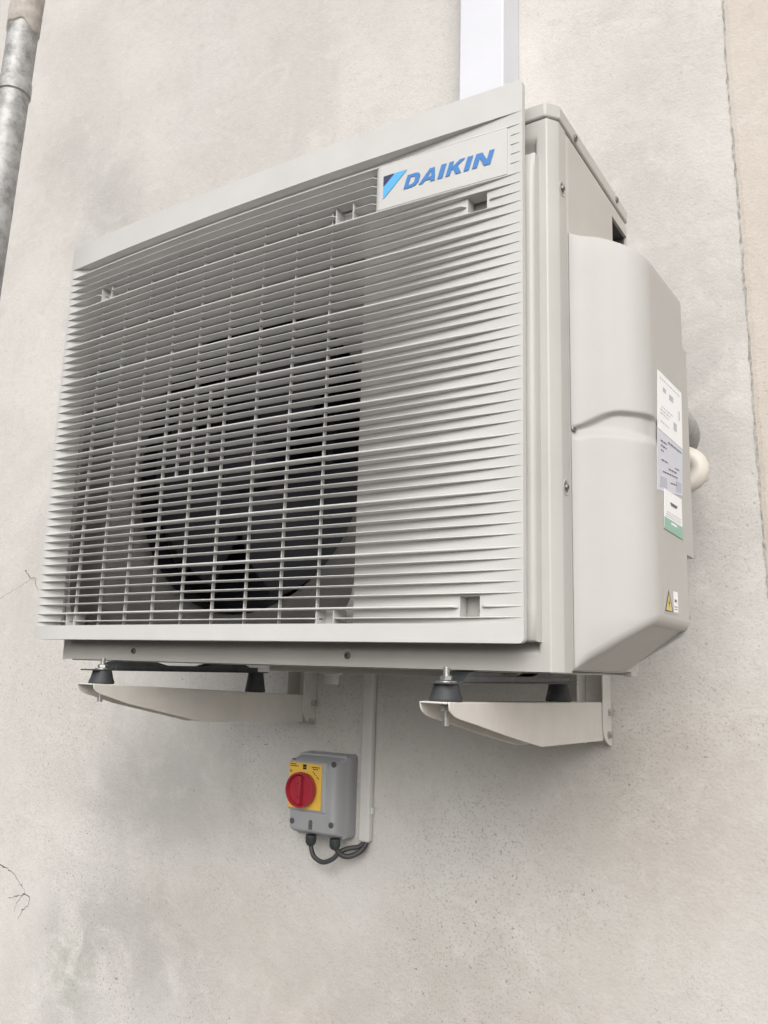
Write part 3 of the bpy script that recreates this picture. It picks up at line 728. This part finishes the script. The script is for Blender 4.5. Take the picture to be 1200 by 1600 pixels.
# mounting feet of the unit: dark steel bars with raised humps
for xc, ys_ in ((-0.130, -0.052), (-0.765, -0.046)):
    m = MB(); w_ = 0.016
    m.box(xc - w_, xc + w_, ys_, 0.375, -0.0150, -0.0130)
    m.box(xc - 0.004, xc + 0.0135, 0.0, 0.345, -0.0130, -0.0048)
    m.prism([(-0.012, -0.0129), (0.002, -0.0008), (0.010, 0.0002), (0.088, 0.0002), (0.112, -0.0047), (0.112, -0.0129)], 0, xc - 0.013, xc + 0.013)
    m.prism([(0.20, -0.0129), (0.20, -0.0047), (0.225, 0.0002), (0.31, 0.0002), (0.345, -0.0129)], 0, xc - 0.013, xc + 0.013)
    m.build('mounting_foot', DARKSTEEL, UB, bevel=0.0006)

# ---------------------------------------------------------------- wall brackets
def arc(cx, cz, r, a0, a1, n): return [(cx + r * math.cos(R(a0 + (a1 - a0) * k / n)), cz + r * math.sin(R(a0 + (a1 - a0) * k / n))) for k in range(n + 1)]
def hexnut(mm, c, r, z0, z1, mi=0):
    mm.lathe((c[0], c[1], z0), (0, 0, 1), [(r * 0.8, 0), (r, (z1 - z0) * 0.15), (r, (z1 - z0) * 0.85), (r * 0.8, z1 - z0)], 6, mi)
def bracket(xc, label_, yF, zF, yE, zE, side, feet, zc):
    t = thing('wall_bracket', (xc, WY, zE), label_, 'bracket', 'ivory brackets carrying the unit')
    hw, th = 0.020, 0.0022
    f = MB()
    zt = lambda y: zF + (zE - zF) * (y - yF) / (yE - yF)
    outl = [(y, z) for y, z in side]
    for s_ in (-1, 1):
        xa = xc + s_ * hw; f.prism(outl, 0, min(xa, xa - s_ * th), max(xa, xa - s_ * th))
    yend = side[-1][0]
    top = [(yF, zF), (yend, zt(yend)), (yend, zt(yend) - th), (yF, zF - th)]
    f.prism(top, 0, xc - hw + th, xc + hw - th)
    arm = f.build('arm', BRKT, t, bevel=0.0009)
    c_ = MB(); y0, y1 = yE + 0.002, WY - 0.001; zb__ = zc; ztp = 0.20
    prof = [(y1, ztp), (y0, ztp)] + [(y0, zb__ + 0.030)] + [(y1 - (y1 - y0) * math.cos(R(a)) , zb__ + 0.030 - 0.030 * math.sin(R(a))) for a in (20, 40, 60, 80)] + [(y1, zb__)]
    for s_ in (-1, 1):
        xa = xc + s_ * (hw + 0.0035); c_.prism(prof, 0, min(xa, xa - s_ * 0.003), max(xa, xa - s_ * 0.003))
    c_.box(xc - hw - 0.0003, xc + hw + 0.0003, y1 - 0.003, y1, zb__ + 0.004, ztp - 0.001)
    ch = c_.build('wall_channel', BRKT, t, bevel=0.0007)
    for yy, zz_ in ((y1 - 0.012, zE - 0.017), (y1 - 0.018, zE - 0.054)):
        b = MB(); b.lathe((xc + hw + 0.0035, yy, zz_), (1, 0, 0), [(0.0068, 0), (0.0068, 0.0012), (0.0058, 0.0013), (0.0058, 0.006), (0.0045, 0.0068)], 6)
        b.build('bolt', ZINC, ch)
    for yy in feet:
        z0 = zt(yy) + 0.0003
        r_ = MB(); hgt = -0.0152 - z0
        r_.lathe((xc, yy, z0), (0, 0, 1), [(0.0192, 0), (0.0200, 0.0015), (0.0197, 0.004), (0.0176, hgt * 0.45), (0.0156, hgt * 0.85), (0.0150, hgt)], 32)
        rm = r_.build('rubber_mount', RUBBER, t)
        b = MB(); b.tube([(xc, yy, z0 - 0.028), (xc, yy, 0.0045 if yy < 0.1 else -0.006)], 0.0040, 16)
        for k in range(22):
            zq = z0 - 0.027 + k * 0.0014
            if zq < z0 - 0.010: b.lathe((xc, yy, zq), (0, 0, 1), [(0.0039, 0), (0.0043, 0.0005), (0.0039, 0.001)], 16, cap=False)
        if yy < 0.1:
            for k in range(6): b.lathe((xc, yy, -0.0045 + k * 0.0014), (0, 0, 1), [(0.0039, 0), (0.0043, 0.0005), (0.0039, 0.001)], 16, cap=False)
            b.build('bolt', ZINC, rm)
            b = MB(); b.lathe((xc, yy, -0.0129), (0, 0, 1), [(0.0125, 0), (0.0125, 0.0014)], 24); hexnut(b, (xc, yy), 0.0078, -0.0113, -0.0052); b.build('nut', ZINC, rm)
            b = MB(); hexnut(b, (xc, yy), 0.0072, z0 - 0.0110, z0 - 0.0045); b.build('nut', ZINC, rm)
        else: b.build('bolt', ZINC, rm)
    return t
bracket(-0.130, 'ivory wall bracket under the right end of the unit, its front mouth open', -0.062, -0.0350, 0.4770, -0.0445,
        [(-0.0600, -0.0352), (-0.0590, -0.0425), (-0.0545, -0.0475), (-0.0450, -0.0520), (-0.0310, -0.0555), (0.0071, -0.0625), (0.0938, -0.0795), (0.2164, -0.1012), (0.475, -0.1072), (0.485, -0.1072), (0.485, -0.0450)], (-0.031, 0.334), -0.1175)
bracket(-0.760, 'ivory wall bracket under the left end of the unit, left of the grey switch box', -0.052, -0.0348, 0.4740, -0.0575,
        [(-0.0505, -0.0350), (-0.0495, -0.0420), (-0.0440, -0.0475), (-0.0370, -0.0508), (0.0201, -0.0670), (0.1890, -0.1015), (0.4426, -0.1118), (0.480, -0.1125), (0.480, -0.0580)], (-0.020, 0.350), -0.1180)

# ---------------------------------------------------------------- rotary isolator switch
SW = thing('isolator_switch', (-0.682, WY, -0.33), 'grey isolator switch box with red rotary knob on a yellow plate, below the unit', 'switch')
X0, X1, Z0, Z1 = -0.7430, -0.6262, -0.3265, -0.1775; yfr = 0.449
m = MB()
def rrect(x0, x1, z0, z1, r, y, n_=6):
    o_ = []
    for cx, cz, a0 in ((x1 - r, z1 - r, 0), (x0 + r, z1 - r, 90), (x0 + r, z0 + r, 180), (x1 - r, z0 + r, 270)):
        o_ += [(cx + r * math.cos(R(a0 + 90 * k / n_)), y, cz + r * math.sin(R(a0 + 90 * k / n_))) for k in range(n_ + 1)]
    return o_
def loft(mm, loops, mi=0, cap=True):
    n_ = len(loops[0]); vs = [q for l in loops for q in l]
    fs = [(i * n_ + k, i * n_ + (k + 1) % n_, (i + 1) * n_ + (k + 1) % n_, (i + 1) * n_ + k) for i in range(len(loops) - 1) for k in range(n_)]
    if cap: fs += [tuple(range(n_)), tuple(range(len(loops) * n_ - 1, (len(loops) - 1) * n_ - 1, -1))]
    mm.add(vs, fs, mi)
loft(m, [rrect(X0 - .002, X1 + .000, Z0 - .004, Z1 + .006, 0.006, WY - 0.0006), rrect(X0 - .0015, X1, Z0 - .0035, Z1 + .005, 0.006, 0.482),
         rrect(X0, X1, Z0 + .001, Z1 + .001, 0.007, 0.4805), rrect(X0 + .001, X1 - .001, Z0 + .004, Z1 - .002, 0.008, 0.464), rrect(X0 + .003, X1 - .003, Z0 + .008, Z1 - .006, 0.009, 0.454),
         rrect(X0 + .0055, X1 - .0055, Z0 + .0105, Z1 - .0085, 0.009, 0.4505), rrect(X0 + .009, X1 - .009, Z0 + .0135, Z1 - .0115, 0.008, yfr)])
enc = m.build('enclosure', SWGREY, SW, angle=50)
m = MB(); PX0, PX1, PZ0, PZ1 = -0.7400, -0.6585, -0.2745, -0.1885
loft(m, [rrect(PX0 - .0010, PX1 + .010, PZ0 - .006, PZ1 + .005, 0.004, yfr + 0.001), rrect(PX0 - .0010, PX1 + .008, PZ0 - .004, PZ1 + .003, 0.004, yfr - 0.0035), rrect(PX0, PX1 + .0065, PZ0 - .003, PZ1 + .002, 0.003, yfr - 0.0045)])
m.build('raised_pad', SWPAD, enc, angle=50)
m = MB(); loft(m, [rrect(PX0 + .001, PX1, PZ0, PZ1, 0.003, yfr - 0.0044), rrect(PX0 + .001, PX1, PZ0, PZ1, 0.003, yfr - 0.0060)])
def mark(x0, x1, z0, z1, sk=0.0):
    y = yfr - 0.0062; m.add([(x0, y, z0), (x1, y, z0 + sk), (x1, y, z1 + sk), (x0, y, z1)], [(0, 1, 2, 3)], 1)
for a, b_, z in ((-0.7370, -0.722, -0.1925), (-0.7370, -0.716, -0.1960), (-0.6830, -0.662, -0.1955), (-0.6800, -0.667, -0.1990)):
    x = a
    while x < b_ - 0.001: l = random.uniform(0.002, 0.0045); mark(x, min(b_, x + l), z, z + 0.0019); x += l + 0.0007
mark(-0.7050, -0.6960, -0.1955, -0.1905); mark(-0.7050, -0.6960, -0.2000, -0.1962)
mark(-0.7370, -0.7355, -0.2075, -0.2030); mark(-0.7335, -0.7320, -0.2075, -0.2030)
for k in range(5):                                    # dashes running round the knob towards OFF
    cx, cz = -0.6790 + 0.0034 * k, -0.2035 - 0.0030 * k
    mark(cx - 0.0011, cx + 0.0011, cz - 0.0011 - 0.0004 * (k % 2), cz + 0.0011)
m.build('yellow_plate', [SWYEL, SWBLK], enc, smooth=False)
KC = (-0.7005, -0.2378)
m = MB(); m.lathe((KC[0], yfr - 0.0055, KC[1]), (0, -1, 0), [(0.030, 0), (0.0325, 0.004), (0.0335, 0.010), (0.0335, 0.0165), (0.0322, 0.0185), (0.0300, 0.0188), (0.0285, 0.0165), (0.0275, 0.0105), (0.0, 0.0105)], 56)
m.build('knob', SWRED, SW, angle=35)
m = MB(); yk = yfr - 0.0055 - 0.0105
gp = [(-0.0052, -0.0275), (0.0052, -0.0275), (0.0066, 0), (0.0052, 0.0275), (-0.0052, 0.0275), (-0.0066, 0)]
vs = [(KC[0] + x, yk, KC[1] + z) for x, z in gp] + [(KC[0] + x * 0.72, yk - 0.0085, KC[1] + z * 0.97) for x, z in gp]
m.add(vs, [tuple(range(6)), tuple(range(11, 5, -1))] + [(i, i + 6, (i + 1) % 6 + 6, (i + 1) % 6) for i in range(6)])
for dz in (0.0125, -0.013): m.lathe((KC[0], yk - 0.00855, KC[1] + dz), (0, -1, 0), [(0.0021, 0), (0.0, 0.0002)], 14, 1)
m.build('grip_bar', [SWRED, SWBLK], SW, angle=30, bevel=0.0008)
for x, z in ((-0.7330, -0.1868), (-0.6345, -0.1862), (-0.7310, -0.3010), (-0.6360, -0.2990)):
    m = MB(); m.lathe((x, yfr, z), (0, -1, 0), [(0.0057, -0.0008), (0.0057, 0.0006), (0.0045, 0.0008), (0.0042, 0.0003), (0.0, 0.0003)], 22)
    m.build('lid_screw', SWSCREW, enc)
m = MB(); n_ = 10
tp = [(-0.6850 + 0.0045 * math.cos(R(a)), -0.2990 + 0.0045 * math.sin(R(a))) for a in frange(0, 180, 10)] + [(-0.6895, -0.3125), (-0.6805, -0.3125)]
m.prism([(x, z) for x, z in tp], 1, yfr - 0.0008, yfr + 0.006)
m.build('latch_tab', SCREW, enc)
gl_x = (-0.6985, -0.6400)
for gx in gl_x:
    m = MB(); m.lathe((gx, 0.470, -0.3265), (0, 0, -1), [(0.0105, 0), (0.0108, 0.008), (0.0100, 0.0095), (0.0108, 0.010), (0.0104, 0.014), (0.0075, 0.019), (0.0050, 0.0205)], 24)
    m.build('cable_gland', RUBBER, SW)

def smooth_path(P, n_=8):
    P = [Vector(p) for p in P]; out = []
    Q = [P[0] * 2 - P[1]] + P + [P[-1] * 2 - P[-2]]
    for i in range(1, len(Q) - 2):
        for k in range(n_):
            t = k / n_; a, b_, c_, d_ = Q[i - 1], Q[i], Q[i + 1], Q[i + 2]
            out.append(0.5 * ((2 * b_) + (c_ - a) * t + (2 * a - 5 * b_ + 4 * c_ - d_) * t * t + (3 * b_ - a - 3 * c_ + d_) * t ** 3))
    out.append(P[-1]); return out
m = MB(); m.tube(smooth_path([(-0.6985, 0.470, -0.338), (-0.6970, 0.470, -0.3500), (-0.6890, 0.470, -0.3660), (-0.6690, 0.472, -0.3740), (-0.6480, 0.475, -0.3660), (-0.6340, 0.480, -0.3520), (-0.6200, 0.490, -0.3450), (-0.6060, 0.502, -0.3420), (-0.5995, 0.510, -0.3335), (-0.5985, 0.512, -0.318)]), 0.0046, 14)
tag(m.build('power_cable', CABLEM), 'black cable looping from the left gland of the switch box to the conduit', 'cable', 'black cables below the switch box')
m = MB(); m.tube(smooth_path([(-0.6400, 0.470, -0.338), (-0.6370, 0.472, -0.3460), (-0.6300, 0.478, -0.3560), (-0.6180, 0.486, -0.3590), (-0.6060, 0.496, -0.3540), (-0.5970, 0.504, -0.3450), (-0.5925, 0.508, -0.3340), (-0.5920, 0.510, -0.318)]), 0.0050, 14)
tag(m.build('power_cable', CABLEM), 'short black cable from the right gland of the switch box up into the conduit', 'cable', 'black cables below the switch box')

# ---------------------------------------------------------------- refrigerant pipes behind the valve cover
def arcpath(c, r, a0, a1, n_, y0, y1): return [(c[0] + r * math.cos(R(a0 + (a1 - a0) * k / n_)), y0 + (y1 - y0) * k / n_, c[1] + r * math.sin(R(a0 + (a1 - a0) * k / n_))) for k in range(n_ + 1)]
m = MB(); m.tube([(0.030, 0.28, 0.345), (0.035, 0.36, 0.345)] + [(0.048 + 0.0290 * math.sin(R(a)), 0.40 + 0.004 * math.sin(R(a)), 0.3205 + 0.0245 * math.cos(R(a))) for a in frange(0, 180, 22)] + [(0.03, 0.41, 0.296), (-0.01, 0.45, 0.296), (-0.06, 0.515, 0.296)], 0.0150, 24)
tag(m.build('refrigerant_pipe', PIPEWRAP), 'cream wrapped pipe elbow sticking out behind the valve cover', 'pipe')
m = MB(); m.tube(smooth_path([(0.02, 0.28, 0.395), (0.040, 0.34, 0.394), (0.050, 0.39, 0.391), (0.046, 0.44, 0.384), (0.02, 0.480, 0.378), (-0.04, 0.505, 0.375)], 6), 0.027, 16)
tag(m.build('foam_insulated_pipe', FOAM, angle=60), 'grey foam insulated pipe end behind the unit, above the cream pipe elbow', 'pipe')
# drain spout under the base pan
m = MB(); m.lathe((-0.560, 0.33, -0.002), (0, 0, -1), [(0.019, 0), (0.019, 0.010), (0.013, 0.012), (0.013, 0.026), (0.012, 0.028)], 24)
m.build('drain_spout', COND, UB)
